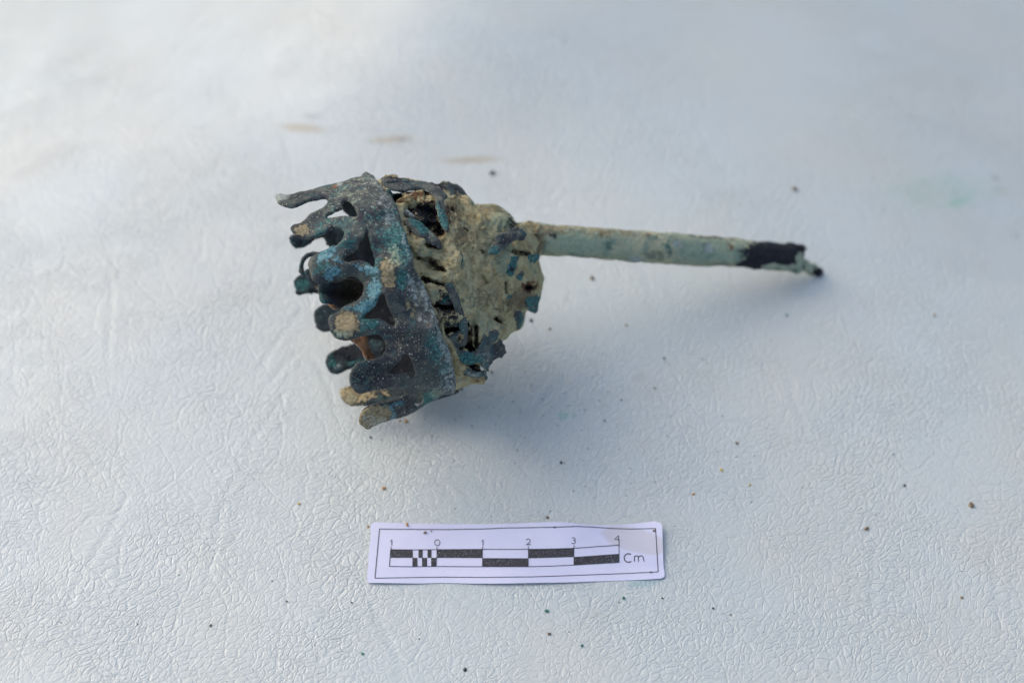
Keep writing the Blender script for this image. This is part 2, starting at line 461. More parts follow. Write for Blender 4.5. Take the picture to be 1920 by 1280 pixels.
# pixel positions of the ground vertices, for placing the smudges
rel = V - CAMP; dd = rel @ FWD
PX = np.stack([960+(rel @ RIGHT)/dd*FPX, 640-(rel @ UP)/dd*FPX], 1); PX[dd < 5] = (-9999, -9999)
SM = [('tan', 610, 246, 70, 16, 6, .30), ('tan', 760, 268, 80, 16, 6, .28), ('tan', 568, 240, 40, 7, 4, .95), ('rust', 585, 218, 16, 6, 0, .7), ('tan', 730, 262, 40, 7, -5, .8), ('rust', 755, 262, 14, 5, 0, .6), ('rust', 725, 230, 22, 5, 0, .3),
      ('tan', 885, 300, 52, 7, -2, .85), ('green', 1800, 377, 26, 8, -18, .9), ('green', 1755, 360, 110, 38, 0, .46), ('tan', 250, 850, 160, 90, 0, .12), ('tan', 1150, 820, 200, 120, 0, .10), ('teal', 1205, 1092, 32, 9, -4, .7),
      ('green', 1056, 779, 9, 7, 0, 1.0), ('green', 1077, 780, 4, 4, 0, .9), ('tan', 1690, 220, 45, 7, 3, .35), ('tan', 1210, 710, 32, 22, 20, .30), ('tan', 450, 330, 28, 6, 10, .35),
      ('tan', 1135, 120, 22, 9, -30, .35), ('teal', 45, 680, 22, 12, 0, .28), ('tan', 120, 1160, 90, 40, 0, .22), ('tan', 55, 708, 8, 8, 0, .35), ('rust', 1867, 335, 9, 5, 0, .6),
      ('rust', 1905, 443, 9, 6, 0, .55), ('tan', 1875, 360, 25, 10, 0, .3), ('green', 1575, 1078, 8, 8, 0, .35), ('teal', 1650, 890, 20, 14, 0, .22), ('tan', 1060, 560, 22, 20, 0, .2),
      ('tan', 760, 755, 0, 0, 0, 0) ][:-1] + [('tan', 700, 470, 0.1, 0.1, 0, 0)]
GW = patch_weights(PX, SM)
ground = mesh_obj('leather_ground', V, F, gm.m, None, GW); ground['kind'] = 'structure'

# ------------------------------------------------------------------ the bronze finial
root = thing('bronze_finial', 'corroded green bronze openwork finial with lobed crown, soil crusted cup and long hollow stem', 'artifact', tuple(on_ground(820, 760)))
def q(ox, oy, k, pts): return [(ox+x/k, oy+y/k) for x, y in pts]
R1 = lambda *p: q(500, 300, 6.4, p)
R2 = lambda *p: q(520, 450, 6.4, p)
R3 = lambda *p: q(580, 620, 6.4, p)
R4 = lambda *p: q(680, 310, 6.4, p)
R5 = lambda *p: q(760, 480, 6.4, p)
R6 = lambda *p: q(760, 600, 6.4, p)
R7 = lambda *p: q(900, 380, 5.3333, p)
R8 = lambda *p: q(1240, 390, 5.3333, p)

BAND = Loft([((700, 324), (866, 744), 2.95, .80), ((500, 363), (648, 832), 2.72, .80)], p=2.3)
band_out = (R1((1210, 140), (1290, 200), (1400, 330), (1500, 430), (1560, 520), (1600, 640), (1640, 820), (1680, 900), (1740, 1080), (1780, 1280))
    + R2((1750, 500), (1800, 620), (1870, 800), (1920, 900))
    + R6((440, 160), (530, 340), (570, 500), (600, 620), (620, 770), (600, 850))
    + R3((1740, 760), (1600, 790), (1500, 835), (1400, 890), (1330, 940), (1280, 980), (1190, 1020), (1100, 1050), (1000, 1070), (900, 1110), (780, 1160), (710, 1190), (650, 1160), (600, 1120), (600, 1040), (640, 940),
         (720, 890), (850, 870), (1000, 855), (1090, 835), (1140, 790), (1150, 740), (1110, 695), (1050, 680), (960, 690), (880, 710), (780, 725), (700, 750), (620, 765), (560, 740), (510, 690), (480, 620), (475, 560), (500, 480),
         (560, 410), (640, 372), (720, 350), (800, 325), (860, 285), (900, 225), (910, 165), (880, 100), (830, 62), (750, 52), (690, 70))
    + R2((1020, 1165), (900, 1200), (800, 1215), (700, 1190), (640, 1120), (615, 1020), (605, 940), (640, 890), (720, 850), (760, 815), (800, 778), (880, 752), (960, 708), (1010, 640), (1025, 560), (990, 490), (940, 452), (870, 450),
         (800, 475), (700, 505), (600, 535), (520, 545), (440, 510), (390, 430), (365, 330), (365, 260), (400, 200), (460, 155), (560, 110), (680, 60))
    + R1((780, 1050), (880, 970), (925, 900), (915, 840), (870, 808), (800, 812), (730, 845), (650, 895), (560, 938), (500, 955), (430, 950), (350, 912), (305, 850), (288, 795), (330, 757), (400, 745), (460, 700), (520, 640), (600, 595),
         (680, 555), (725, 510), (732, 470), (700, 445), (640, 452), (580, 468), (520, 480), (440, 510), (350, 552), (270, 562), (180, 530), (125, 490), (112, 455), (105, 410), (160, 395), (270, 400), (400, 370), (520, 345), (620, 318),
         (750, 288), (850, 265), (950, 235), (1050, 200), (1130, 183), (1165, 152)))
band_holes = [
    R1((725, 690), (830, 672), (930, 662), (985, 672), (1066, 670), (1068, 630), (1035, 550), (985, 485), (935, 478), (908, 520), (900, 580), (860, 605), (800, 640), (750, 662)),
    R2((1078, -110), (1092, 0), (1115, 90), (1150, 200), (1160, 300), (1125, 300), (1080, 262), (1000, 238), (930, 240), (860, 250), (812, 232), (830, 200), (900, 170), (970, 110), (1010, 30), (1050, -40)),
    R2((1240, 655), (1282, 672), (1300, 740), (1340, 840), (1375, 920), (1408, 1005), (1385, 1028), (1345, 1005), (1290, 955), (1200, 935), (1110, 935), (1050, 930), (1075, 895), (1140, 850), (1185, 800), (1210, 735), (1222, 690)),
    R3((1160, 282), (1190, 320), (1230, 400), (1262, 480), (1263, 548), (1235, 552), (1190, 520), (1120, 505), (1050, 500), (990, 492), (1000, 455), (1050, 410), (1100, 360), (1130, 310)),
    R3((1325, 762), (1360, 790), (1368, 850), (1340, 895), (1312, 925), (1272, 905), (1268, 860), (1290, 800)),
]
BP = [  # patina of the crown
    ('pale', 722, 372, 12, 34, -28, .40), ('pale', 768, 470, 9, 50, -22, .45), ('pale', 800, 560, 10, 55, -20, .55), ('pale', 835, 650, 10, 55, -18, .55), ('pale', 848, 715, 9, 26, -5, .6),
    ('green', 640, 380, 50, 30, -20, .30), ('pale', 700, 345, 26, 22, 0, .30), ('green', 690, 400, 50, 40, 0, .25), ('speck', 700, 360, 50, 40, 0, .6), ('rust', 700, 440, 16, 12, 0, .22), ('teal', 590, 560, 20, 10, 0, .5),
    ('speck', 590, 420, 40, 30, 0, .5), ('speck', 640, 500, 50, 40, 0, .4), ('speck', 700, 590, 40, 50, 0, .5), ('pale', 800, 600, 12, 40, -18, .35), ('teal', 770, 620, 26, 12, -60, .5), ('pale', 845, 700, 8, 40, -5, .5),
    ('tan', 765, 572, 5, 7, 0, .9), ('tan', 773, 590, 4, 4, 0, .9), ('pale', 787, 598, 4, 4, 0, .9), ('rust', 804, 610, 4, 4, 0, .9), ('green', 820, 735, 16, 14, 0, .5), ('tan', 828, 735, 10, 10, 0, .5),
    ('blue', 612, 476, 22, 10, -35, .85), ('blue', 622, 512, 18, 12, -30, .85), ('blue', 634, 488, 10, 14, 0, .5), ('blue', 690, 505, 24, 8, 15, .8), ('blue', 702, 545, 14, 22, 0, .85), ('blue', 688, 572, 22, 12, -30, .9),
    ('blue', 660, 580, 16, 7, 0, .7), ('blue', 672, 598, 9, 16, 0, .6), ('teal', 700, 480, 30, 50, 0, .45), ('teal', 690, 600, 22, 22, 0, .7), ('teal', 748, 455, 20, 50, -10, .8), ('teal', 740, 425, 16, 22, 0, .6),
    ('teal', 755, 525, 14, 22, 0, .85), ('teal', 700, 400, 30, 20, 0, .45), ('teal', 600, 430, 20, 14, -30, .55), ('teal', 620, 410, 20, 12, -30, .5), ('teal', 600, 500, 20, 24, 0, .5), ('teal', 650, 458, 22, 12, -20, .65),
    ('tan', 566, 431, 13, 10, -30, 1.0), ('tan', 650, 608, 20, 22, 0, 1.1), ('tan', 728, 512, 14, 30, -8, .85), ('tan', 740, 495, 12, 18, 10, .5), ('green', 740, 480, 18, 22, 0, .5), ('green', 640, 628, 20, 8, 0, .6),
    ('tan', 700, 780, 30, 16, -15, 1.1), ('pale', 700, 790, 22, 12, 0, .5), ('tan', 780, 575, 12, 18, 20, .45), ('tan', 680, 795, 10, 10, 0, .8),
    ('blue', 722, 768, 18, 9, 0, .95), ('blue', 735, 778, 8, 8, 0, .9), ('blue', 748, 756, 14, 5, -10, .8), ('teal', 803, 748, 14, 12, 0, .8), ('blue', 675, 703, 5, 5, 0, .6),
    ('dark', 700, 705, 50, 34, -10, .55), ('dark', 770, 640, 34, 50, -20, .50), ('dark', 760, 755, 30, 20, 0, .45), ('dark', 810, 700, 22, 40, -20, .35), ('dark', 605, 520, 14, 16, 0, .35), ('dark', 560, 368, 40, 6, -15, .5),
    ('speck', 765, 640, 45, 60, -20, .75), ('speck', 790, 560, 22, 60, -22, .9), ('speck', 735, 390, 26, 30, 0, .8), ('speck', 690, 710, 60, 40, 0, .5), ('speck', 820, 660, 22, 60, -15, .7),
    ('pale', 775, 545, 9, 40, -18, .5), ('pale', 835, 720, 14, 32, 0, .55), ('pale', 730, 408, 10, 10, 0, .7), ('pale', 715, 379, 7, 6, 0, .7), ('pale', 520, 368, 17, 7, 0, 1.3), ('rust', 714, 379, 3, 3, 0, .9),
    ('rust', 628, 350, 9, 4, -20, .8), ('pale', 637, 345, 6, 4, 0, .8), ('speck', 600, 400, 40, 30, 0, .35), ('teal', 815, 650, 20, 30, 0, .6), ('teal', 830, 690, 16, 26, 0, .45), ('green', 660, 340, 60, 18, -15, .28), ('green', 700, 350, 30, 30, 0, .25),
]
def lobe_id(P):
    """which lobe a point of the crown sheet belongs to, -1 for the band itself"""
    base = [(612, 330), (614, 374), (643, 431), (680, 540), (721, 648), (759, 735), (752, 800)]
    by = [b[1] for b in base]; bx = [b[0]-4 for b in base]
    left = P[:, 0] < np.interp(P[:, 1], by, bx)
    x, y = P[:, 0], P[:, 1]
    cuts = [374+(614-x)*.20, 431+(643-x)*.26, 545+(680-x)*.05, 640+(722-x)*.05, 735+(760-x)*.10]
    k = sum((y > c).astype(int) for c in cuts)
    return np.where(left, k, -1)
def edge_lift(P): # the lobes curl a little away from the round of the body
    t, c = BAND.inv(P); ss_ = lambda v: np.clip(v, 0, 1)**2*(3-2*np.clip(v, 0, 1))
    d = np.full(len(P), 1e9)
    for L in [BO]+BH: d = np.minimum(d, dist_poly(P, L))
    pil = .06*(1-np.clip(d/8, 0, 1))**2 - .10
    return 0.08*np.sin(P[:, 0]*.045+P[:, 1]*.03) + 0.05*np.sin(P[:, 1]*.11) + pil - .14*ss_((.42-t)/.16) + .04*ss_((.08-t)/.14)
BO = spline(band_out, 3.0); BH = [spline(h, 3) for h in band_holes]
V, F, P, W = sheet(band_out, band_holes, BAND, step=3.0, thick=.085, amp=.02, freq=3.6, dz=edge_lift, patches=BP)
cent = np.array([P[f].mean(0) for f in F]); lid = lobe_id(cent)
for k in range(-1, 6):
    sel = [F[i] for i in np.nonzero(lid == k)[0]]
    if not sel: continue
    used = sorted({v for f in sel for v in f}); mp = {v: i for i, v in enumerate(used)}
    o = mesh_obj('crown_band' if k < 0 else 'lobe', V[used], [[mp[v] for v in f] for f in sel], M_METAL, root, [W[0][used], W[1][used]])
    if k == 2: o['label'] = 'lobe with light blue patina patches'
    if k == 3: o['label'] = 'lobe with a sandy tan crust'
    if k == 0: o['label'] = 'long narrow lobe with a whitish tip'
    if k == 5: o['label'] = 'lowest lobe with tan crust and a blue patch'
# curled dark lobe in the gap
add_sheet('curled_lobe', [(599, 550), (598, 541), (606, 536), (618, 534), (634, 529), (655, 522), (673, 530), (681, 545), (672, 561), (655, 569), (641, 576), (629, 569), (614, 565), (603, 559)], [], BAND, M_DARK, root,
          step=3, thick=.1, amp=.04, dz=lambda P: 0.02 + np.clip((P[:, 0]-606)/70, 0, 1)**1.3*1.1 + .28*np.exp(-((P[:, 1]-549-(P[:, 0]-620)*.0)/9)**2), patches=[('dark', 650, 548, 40, 24, 0, .9), ('teal', 608, 556, 14, 8, 30, .6), ('pale', 622, 552, 6, 2, 10, .7)])

# far side of the crown: half ring and lobes on the underside
FAR = Loft([((700, 326), (862, 742), 2.95, .80), ((500, 363), (648, 830), 2.72, .80)], p=2.3)
def far_out(pts): return pts
far_wall = [(690, 330), (700, 328), (730, 380), (765, 440), (800, 540), (830, 620), (850, 690), (860, 735), (845, 740), (800, 756), (762, 752), (745, 728), (722, 722), (706, 700), (700, 672), (682, 652), (668, 630), (664, 600), (650, 575), (632, 560),
            (628, 520), (618, 500), (632, 478), (650, 468), (640, 462), (618, 458), (612, 442), (622, 430), (640, 420), (655, 405), (648, 396), (640, 385), (636, 372), (660, 345)]
FD = [('dark', 720, 620, 120, 90, 0, 1.1), ('dark', 650, 548, 60, 40, 0, 1.2), ('green', 640, 440, 40, 30, 0, .35), ('dark', 700, 480, 60, 40, 0, .6), ('teal', 765, 690, 20, 20, 0, .5)]  # dark entries paint inside shade into this wall; green and teal are patina
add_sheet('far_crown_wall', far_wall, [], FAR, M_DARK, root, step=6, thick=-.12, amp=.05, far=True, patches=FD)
FL = [  # lobes of the underside: outline, patches, label
    ([(543, 452), (544, 443), (552, 438), (566, 442), (584, 440), (600, 434), (616, 424), (632, 420), (650, 424), (652, 440), (640, 455), (618, 462), (604, 444), (592, 446), (584, 456), (572, 463), (560, 466), (549, 462)],
     [('blue', 553, 452, 8, 10, 20, .45), ('dark', 562, 454, 9, 10, 0, .6), ('pale', 572, 452, 9, 4, 0, .25)], None),
    ([(552, 535), (553, 523), (560, 516), (570, 512), (588, 508), (610, 500), (632, 500), (640, 520), (630, 545), (606, 552), (585, 549), (566, 552), (557, 549)],
     [('teal', 568, 534, 14, 10, 0, .8), ('blue', 560, 540, 5, 6, 0, .5), ('rust', 556, 520, 8, 4, 0, .3)], None),
    ([(589, 598), (591, 585), (599, 577), (612, 573), (632, 572), (652, 578), (668, 600), (665, 622), (645, 628), (622, 622), (606, 623), (595, 615)],
     [('teal', 604, 596, 14, 16, 0, .35), ('pale', 612, 585, 8, 4, 0, .3)], None),
    ([(611, 678), (615, 665), (626, 657), (645, 650), (664, 644), (684, 640), (712, 640), (725, 655), (715, 675), (695, 688), (668, 690), (650, 695), (634, 703), (620, 699), (613, 690)],
     [('dark', 652, 662, 26, 16, 0, .9), ('teal', 624, 676, 10, 16, 0, .7), ('teal', 668, 680, 20, 6, -10, .7), ('pale', 636, 690, 9, 5, 0, .4)], None),
    ([(639, 744), (642, 732), (654, 727), (672, 729), (700, 731), (728, 727), (750, 728), (764, 735), (770, 752), (752, 760), (722, 764), (700, 764), (682, 762), (664, 762), (648, 757)],
     [('tan', 665, 745, 34, 16, 0, 1.0), ('tan', 715, 740, 26, 10, 0, .5), ('green', 660, 750, 30, 8, 0, .3)], 'tan crusted lobe on the underside'),
]
for i, (o_, pt, lb) in enumerate(FL):
    lf = [.72, .80, .86, .80, .70][i]
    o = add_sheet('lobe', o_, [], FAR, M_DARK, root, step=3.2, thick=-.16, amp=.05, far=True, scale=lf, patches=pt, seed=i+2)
    if lb: o['label'] = lb
# small curled-over lobe behind the blue patched one
for oo, sc_ in (([(562, 512), (562, 496), (566, 484), (574, 476), (586, 473), (600, 474), (602, 482), (590, 481), (578, 483), (571, 490), (569, 498), (572, 510), (580, 515), (572, 518)], .35),
                ([(573, 508), (582, 503), (596, 505), (606, 516), (604, 545), (596, 545), (584, 536), (576, 524), (572, 514)], .25)):
    add_sheet('curled_lobe', oo, [], FAR, M_DARK, root, step=3, thick=-.12, amp=.03, far=True, scale=sc_, patches=[('tan', 592, 538, 10, 5, 50, .5), ('rust', 575, 508, 8, 4, 0, .4)], seed=9)
add_sheet('rust_fragment', [(660, 637), (672, 633), (684, 631), (689, 645), (694, 660), (699, 671), (691, 673), (682, 663), (677, 650), (668, 642)], [], BAND, M_RUST, root, step=2.5, thick=.12, amp=.06, freq=4, dz=lambda P: 0.35+0*P[:, 0])
add_sheet('rust_fragment', [(618, 567), (626, 569), (634, 576), (629, 579), (620, 574)], [], BAND, M_RUST, root, step=2.5, thick=.1, amp=.03, dz=lambda P: 0.45+0*P[:, 0])

# the soil crusted cup behind the crown
CUP = Loft([((680, 322), (842, 748), 2.95, .80), ((735, 328), (872, 728), 2.95, .80), ((822, 342), (915, 716), 2.85, .78), ((886, 380), (948, 668), 2.6, .80), ((962, 404), (985, 624), 2.45, .8), ((1012, 436), (1022, 592), 2.3, .8)], p=2.2)
cup_out = [(705, 345), (716, 335), (724, 331), (745, 334), (770, 336), (795, 340), (815, 345), (830, 343), (845, 344), (858, 346), (868, 354), (877, 367), (888, 381), (900, 383), (915, 382), (930, 383), (945, 392), (958, 403), (967, 416), (985, 424),
           (1004, 440), (1008, 460), (1007, 478), (1012, 492), (1017, 515), (1018, 535), (1014, 552), (1006, 574), (990, 580), (985, 592), (982, 608), (975, 618), (962, 622), (950, 628), (942, 636), (932, 640), (925, 652), (918, 664), (905, 676), (900, 690),
           (908, 705), (905, 714), (890, 716), (872, 720), (862, 728), (845, 728), (825, 690), (805, 640), (785, 570), (765, 505), (748, 450), (728, 400)]
cup_hole = [[(727, 355), (736, 353), (750, 354), (762, 352), (775, 351), (782, 353), (779, 358), (765, 359), (752, 362), (740, 364), (733, 361)]]
CV = [(775, 395, 812, 400, 14, .36), (795, 425, 820, 432, 11, .36), (800, 458, 820, 462, 5, .3), (738, 372, 750, 375, 7, .5),
      (783, 483, 812, 492, 1.7, .22), (812, 492, 836, 510, 1.6, .22), (842, 497, 853, 515, 1.2, .16), (793, 523, 815, 530, 3, .28), (815, 530, 842, 540, 4, .3),
      (816, 572, 848, 578, 7, .45), (830, 616, 866, 612, 8, .5), (838, 560, 846, 570, 6, .5), (840, 640, 858, 652, 7, .5), (882, 616, 880, 650, 2.2, .2), (893, 612, 893, 650, 1.7, .34),
      (874, 648, 884, 655, 5, .5), (872, 690, 905, 692, 7, .7), (988, 539, 994, 537, 6, .32), (930, 600, 934, 604, 4, .25), (948, 530, 949, 548, 2.2, .22), (925, 598, 945, 612, 2, .2), (940, 470, 990, 476, 4, .3),
      (846, 395, 848, 398, 4, .15), (872, 430, 876, 434, 3, .12), (905, 520, 912, 530, 3, .10), (900, 470, 904, 474, 3, .1)]
CPt = [('rust', 835, 405, 16, 22, 0, .55), ('tan', 865, 440, 20, 26, 0, .6), ('tan', 850, 520, 14, 30, -15, .35), ('tan', 905, 560, 26, 22, 0, .5), ('tan', 960, 440, 18, 14, 0, .4), ('rust', 985, 565, 14, 12, 0, .4), ('pale', 925, 540, 22, 20, 0, .3),
       ('teal', 895, 575, 16, 14, 0, .32), ('green', 905, 610, 30, 22, 0, .5), ('pale', 905, 620, 16, 22, 0, .35), ('tan', 940, 580, 20, 12, 0, .5), ('green', 995, 500, 12, 20, 0, .5),
       ('dark', 800, 350, 60, 12, 4, .75), ('dark', 855, 355, 28, 12, 20, .75), ('teal', 860, 358, 22, 10, 20, .5), ('dark', 800, 410, 34, 32, 0, .75), ('rust', 782, 368, 22, 10, -10, .7), ('rust', 800, 380, 18, 8, 0, .6), ('teal', 740, 366, 18, 8, 0, .8),
       ('rust', 800, 412, 14, 6, 20, .4), ('tan', 848, 400, 26, 34, -10, .55), ('rust', 848, 398, 14, 18, 0, .35), ('rust', 855, 425, 14, 18, 0, .3), ('tan', 900, 450, 40, 50, 0, .35), ('green', 945, 412, 24, 18, 0, .9), ('green', 935, 465, 26, 34, 0, .75),
       ('green', 940, 500, 20, 18, 0, .7), ('green', 880, 560, 20, 40, -20, .45), ('teal', 864, 490, 4, 20, -5, .7), ('teal', 875, 555, 10, 18, 0, .28), ('dark', 840, 590, 26, 50, -15, .6), ('rust', 826, 573, 14, 9, 0, .6), ('rust', 842, 618, 20, 9, 0, .6),
       ('teal', 845, 560, 12, 12, 0, .7), ('rust', 990, 538, 12, 9, 0, 1.0), ('dark', 990, 538, 6, 5, 0, .8), ('tan', 975, 560, 26, 20, -30, .8), ('rust', 965, 560, 20, 14, 0, .25), ('green', 925, 640, 20, 16, 0, .35), ('pale', 912, 625, 20, 20, 0, .2),
       ('tan', 800, 490, 22, 40, 0, .25), ('green', 800, 470, 22, 30, 0, .5), ('green', 815, 520, 20, 20, 0, .45), ('teal', 955, 385, 34, 5, 20, .6), ('dark', 965, 412, 14, 14, 40, .6), ('teal', 885, 383, 12, 14, 0, .5), ('dark', 890, 695, 20, 12, 0, .6),
       ('rust', 878, 650, 12, 8, 0, .5), ('tan', 890, 620, 6, 30, 0, .4), ('dark', 974, 600, 12, 16, 0, .45), ('teal', 978, 598, 8, 16, 0, .5), ('tan', 935, 600, 12, 14, 0, .6)]
def right_round(P):
    # the blunt end of the cup turns away towards the right
    x = P[:, 0]; e = np.clip((x-955)/62, 0, 1)
    q = np.array([noise.fractal(Vector((p[0]*.055, p[1]*.055, 1.3)), .8, 2.2, 5) for p in P]) if len(P) > 2000 else 0
    return e**3*0.75 + .055*q
def cup_back(P, Vf):
    D = CUP.depth(P, far=True, scale=.85) - right_round(P)*.8
    B = at_depth(P[:, 0], P[:, 1], D)
    front = (Vf-CAMP) @ FWD
    bad = D < front + .12
    B[bad] = at_depth(P[bad, 0], P[bad, 1], front[bad]+.12)
    B[:, 2] = np.maximum(B[:, 2], .12)
    return B
add_sheet('soil_crust', cup_out, cup_hole, CUP, M_CRUST, root, step=2.6, thick=.1, amp=.13, freq=1.7, dz=right_round, patches=CPt, carve=CV, back=cup_back)

def plate(name, pts, off, pt=(), mat=M_METAL, th=.08, amp=.03, tilt=None, lb=None, seed=0, loft=CUP):
    f = (lambda P: -off + right_round(P)) if tilt is None else (lambda P: -off + right_round(P) + tilt(P))
    o = add_sheet(name, pts, [], loft, mat, root, step=2.6, thick=th, amp=amp, freq=3.5, dz=f, patches=pt, seed=seed)
    if lb: o['label'] = lb
    return o
plate('collar_rib', [(712, 338), (718, 331), (728, 327), (737, 326), (746, 332), (760, 334), (780, 337), (800, 340), (814, 345), (824, 356), (834, 372), (838, 392), (832, 396), (826, 380), (815, 366), (800, 354), (784, 351), (765, 353), (745, 354), (728, 352), (718, 346)], .10,
      [('dark', 770, 342, 60, 12, 0, .35), ('pale', 780, 348, 30, 4, 0, .3), ('speck', 760, 345, 40, 10, 0, .4)])
plate('collar_rib', [(716, 333), (722, 330), (736, 328), (742, 325), (745, 331), (760, 333), (775, 337), (765, 339), (740, 337), (724, 338)], .22, [('dark', 740, 330, 20, 6, 0, .7)])
plate('collar_rib', [(820, 346), (835, 342), (858, 345), (868, 353), (878, 368), (888, 382), (886, 390), (876, 382), (866, 370), (850, 368), (834, 372), (824, 362)], .06, [('dark', 850, 355, 24, 12, 10, .5), ('teal', 850, 362, 24, 8, 0, .5)])
plate('collar_edge', [(821, 372), (826, 385), (834, 398), (839, 412), (841, 430), (837, 432), (829, 420), (823, 400), (818, 382)], .12, [('teal', 832, 405, 14, 24, -10, .8)])
plate('strut', [(748, 384), (756, 387), (770, 397), (780, 405), (778, 410), (766, 406), (752, 396)], -.02, [('pale', 768, 398, 14, 4, 40, .7)])
plate('strut', [(763, 410), (775, 409), (790, 417), (806, 430), (818, 442), (826, 452), (827, 464), (818, 459), (800, 449), (784, 438), (768, 424)], .10, [('teal', 785, 422, 22, 8, 40, .9), ('green', 808, 440, 10, 6, 40, .5)])
plate('brown_shard', [(745, 375), (760, 366), (781, 356), (793, 353), (796, 370), (792, 377), (775, 375), (757, 379)], .05, [('rust', 770, 370, 26, 7, -25, .9), ('pale', 765, 368, 12, 5, -30, .5), ('tan', 788, 362, 7, 8, 0, .8)], mat=M_CRUST)
plate('ladder_strip', [(838, 534), (846, 530), (852, 538), (859, 556), (868, 580), (876, 604), (878, 630), (877, 645), (868, 648), (866, 625), (862, 600), (854, 575), (846, 556)], .08, [('teal', 856, 575, 10, 50, -15, .35), ('dark', 855, 580, 8, 50, -15, .3)])
plate('strut', [(817, 545), (828, 542), (844, 548), (850, 566), (838, 570), (824, 566)], -.08, [('teal', 835, 558, 14, 10, 0, .7)])
plate('strut', [(816, 580), (826, 584), (845, 588), (861, 590), (869, 602), (866, 610), (848, 612), (832, 612), (822, 598)], -.02, [('teal', 842, 598, 24, 12, 0, .9)])
plate('strut', [(842, 634), (852, 626), (866, 620), (876, 622), (877, 642), (870, 650), (856, 653), (846, 646)], .02, [('green', 858, 636, 14, 12, 0, .25), ('teal', 868, 640, 10, 10, 0, .4)])
plate('crust_chip', [(803, 535), (812, 534), (820, 542), (823, 556), (820, 566), (813, 568), (808, 556)], .06, [('green', 814, 552, 8, 14, 0, .6)], mat=M_CRUST, th=.14, amp=.05)
plate('crust_seam', [(829, 612), (834, 622), (842, 636), (852, 650), (858, 664), (866, 680), (877, 694), (882, 702), (870, 706), (858, 700), (853, 686), (848, 668), (838, 644), (828, 622)], .10, [('tan', 856, 672, 14, 30, -30, .35), ('dark', 868, 672, 5, 12, -30, .4)], mat=M_CRUST, th=.14, amp=.09)
plate('crust_seam', [(757, 425), (763, 424), (768, 436), (776, 452), (784, 466), (780, 470), (772, 458), (763, 444)], .08, [('tan', 765, 435, 10, 10, 0, .5)], mat=M_CRUST, th=.1, amp=.06)
plate('torn_strap', [(858, 656), (872, 661), (888, 661), (900, 650), (907, 640), (915, 628), (925, 617), (930, 620), (936, 631), (946, 652), (945, 662), (938, 670), (926, 679), (917, 688), (914, 700), (910, 694), (908, 686), (895, 683), (880, 682), (868, 682), (861, 670)], .14,
      [('teal', 880, 672, 26, 12, 0, .85), ('pale', 912, 665, 16, 16, 0, .45), ('blue', 908, 660, 12, 14, 0, .35), ('dark', 925, 655, 14, 14, 0, .3), ('rust', 933, 668, 8, 6, 0, .3)], th=.11, amp=.10)
plate('torn_strap', [(863, 690), (872, 692), (885, 697), (900, 702), (911, 699), (915, 706), (911, 714), (898, 712), (884, 708), (870, 704)], .10, [('pale', 888, 702, 14, 5, 10, .6), ('blue', 888, 702, 10, 4, 10, .3)], th=.09)
plate('crust_lip', [(856, 706), (866, 705), (884, 711), (900, 713), (908, 714), (900, 719), (884, 721), (868, 725), (858, 724)], .02, [('pale', 880, 715, 26, 5, 0, .5), ('green', 880, 716, 26, 8, 0, .4)], mat=M_CRUST, th=.16, amp=.05)
plate('torn_flap', [(920, 472), (924, 462), (931, 452), (934, 443), (942, 437), (950, 434), (958, 428), (968, 426), (978, 430), (988, 438), (982, 446), (970, 449), (958, 453), (950, 462), (940, 469), (930, 474)], .30,
      [('teal', 928, 468, 9, 6, 0, .8), ('dark', 945, 452, 14, 10, -30, .6), ('pale', 952, 446, 12, 5, -30, .4), ('green', 968, 434, 16, 8, 0, .35)], th=.1, amp=.06)
plate('metal_sliver', [(948, 482), (956, 477), (966, 478), (974, 480), (970, 497), (965, 512), (960, 521), (951, 517), (946, 505)], .04, [('teal', 958, 500, 14, 24, 0, .95), ('blue', 952, 498, 5, 10, 0, .7), ('dark', 962, 506, 6, 8, 0, .6)])
plate('metal_sliver', [(966, 520), (975, 516), (982, 520), (978, 535), (970, 548), (962, 552), (961, 540), (963, 530)], .02, [('teal', 970, 535, 12, 20, 0, .9)])
plate('metal_sliver', [(990, 482), (1000, 478), (1012, 477), (1014, 484), (1008, 492), (998, 500), (986, 512), (978, 520), (976, 514), (984, 500)], .04, [('teal', 1000, 488, 20, 12, -40, .9)])
plate('metal_sliver', [(952, 552), (960, 550), (966, 554), (962, 558), (954, 558)], .02, [('teal', 958, 554, 10, 8, 0, .9)])
plate('torn_flap', [(1009, 548), (1014, 538), (1017, 530), (1017, 548), (1013, 566), (1009, 586), (1002, 585), (994, 582), (990, 574), (990, 562), (996, 557), (1004, 556)], .05, [('teal', 1003, 568, 20, 26, 0, .8), ('dark', 1003, 572, 12, 14, 0, .4)], th=.1)
plate('metal_sliver', [(964, 586), (974, 583), (982, 588), (982, 604), (975, 616), (966, 613), (961, 600)], .02, [('teal', 976, 600, 10, 16, 0, .6), ('dark', 969, 594, 8, 10, 0, .5)])
plate('metal_sliver', [(861, 472), (867, 474), (869, 490), (868, 503), (863, 500), (861, 488)], .0, [('teal', 865, 488, 6, 18, 0, .8)], th=.05)

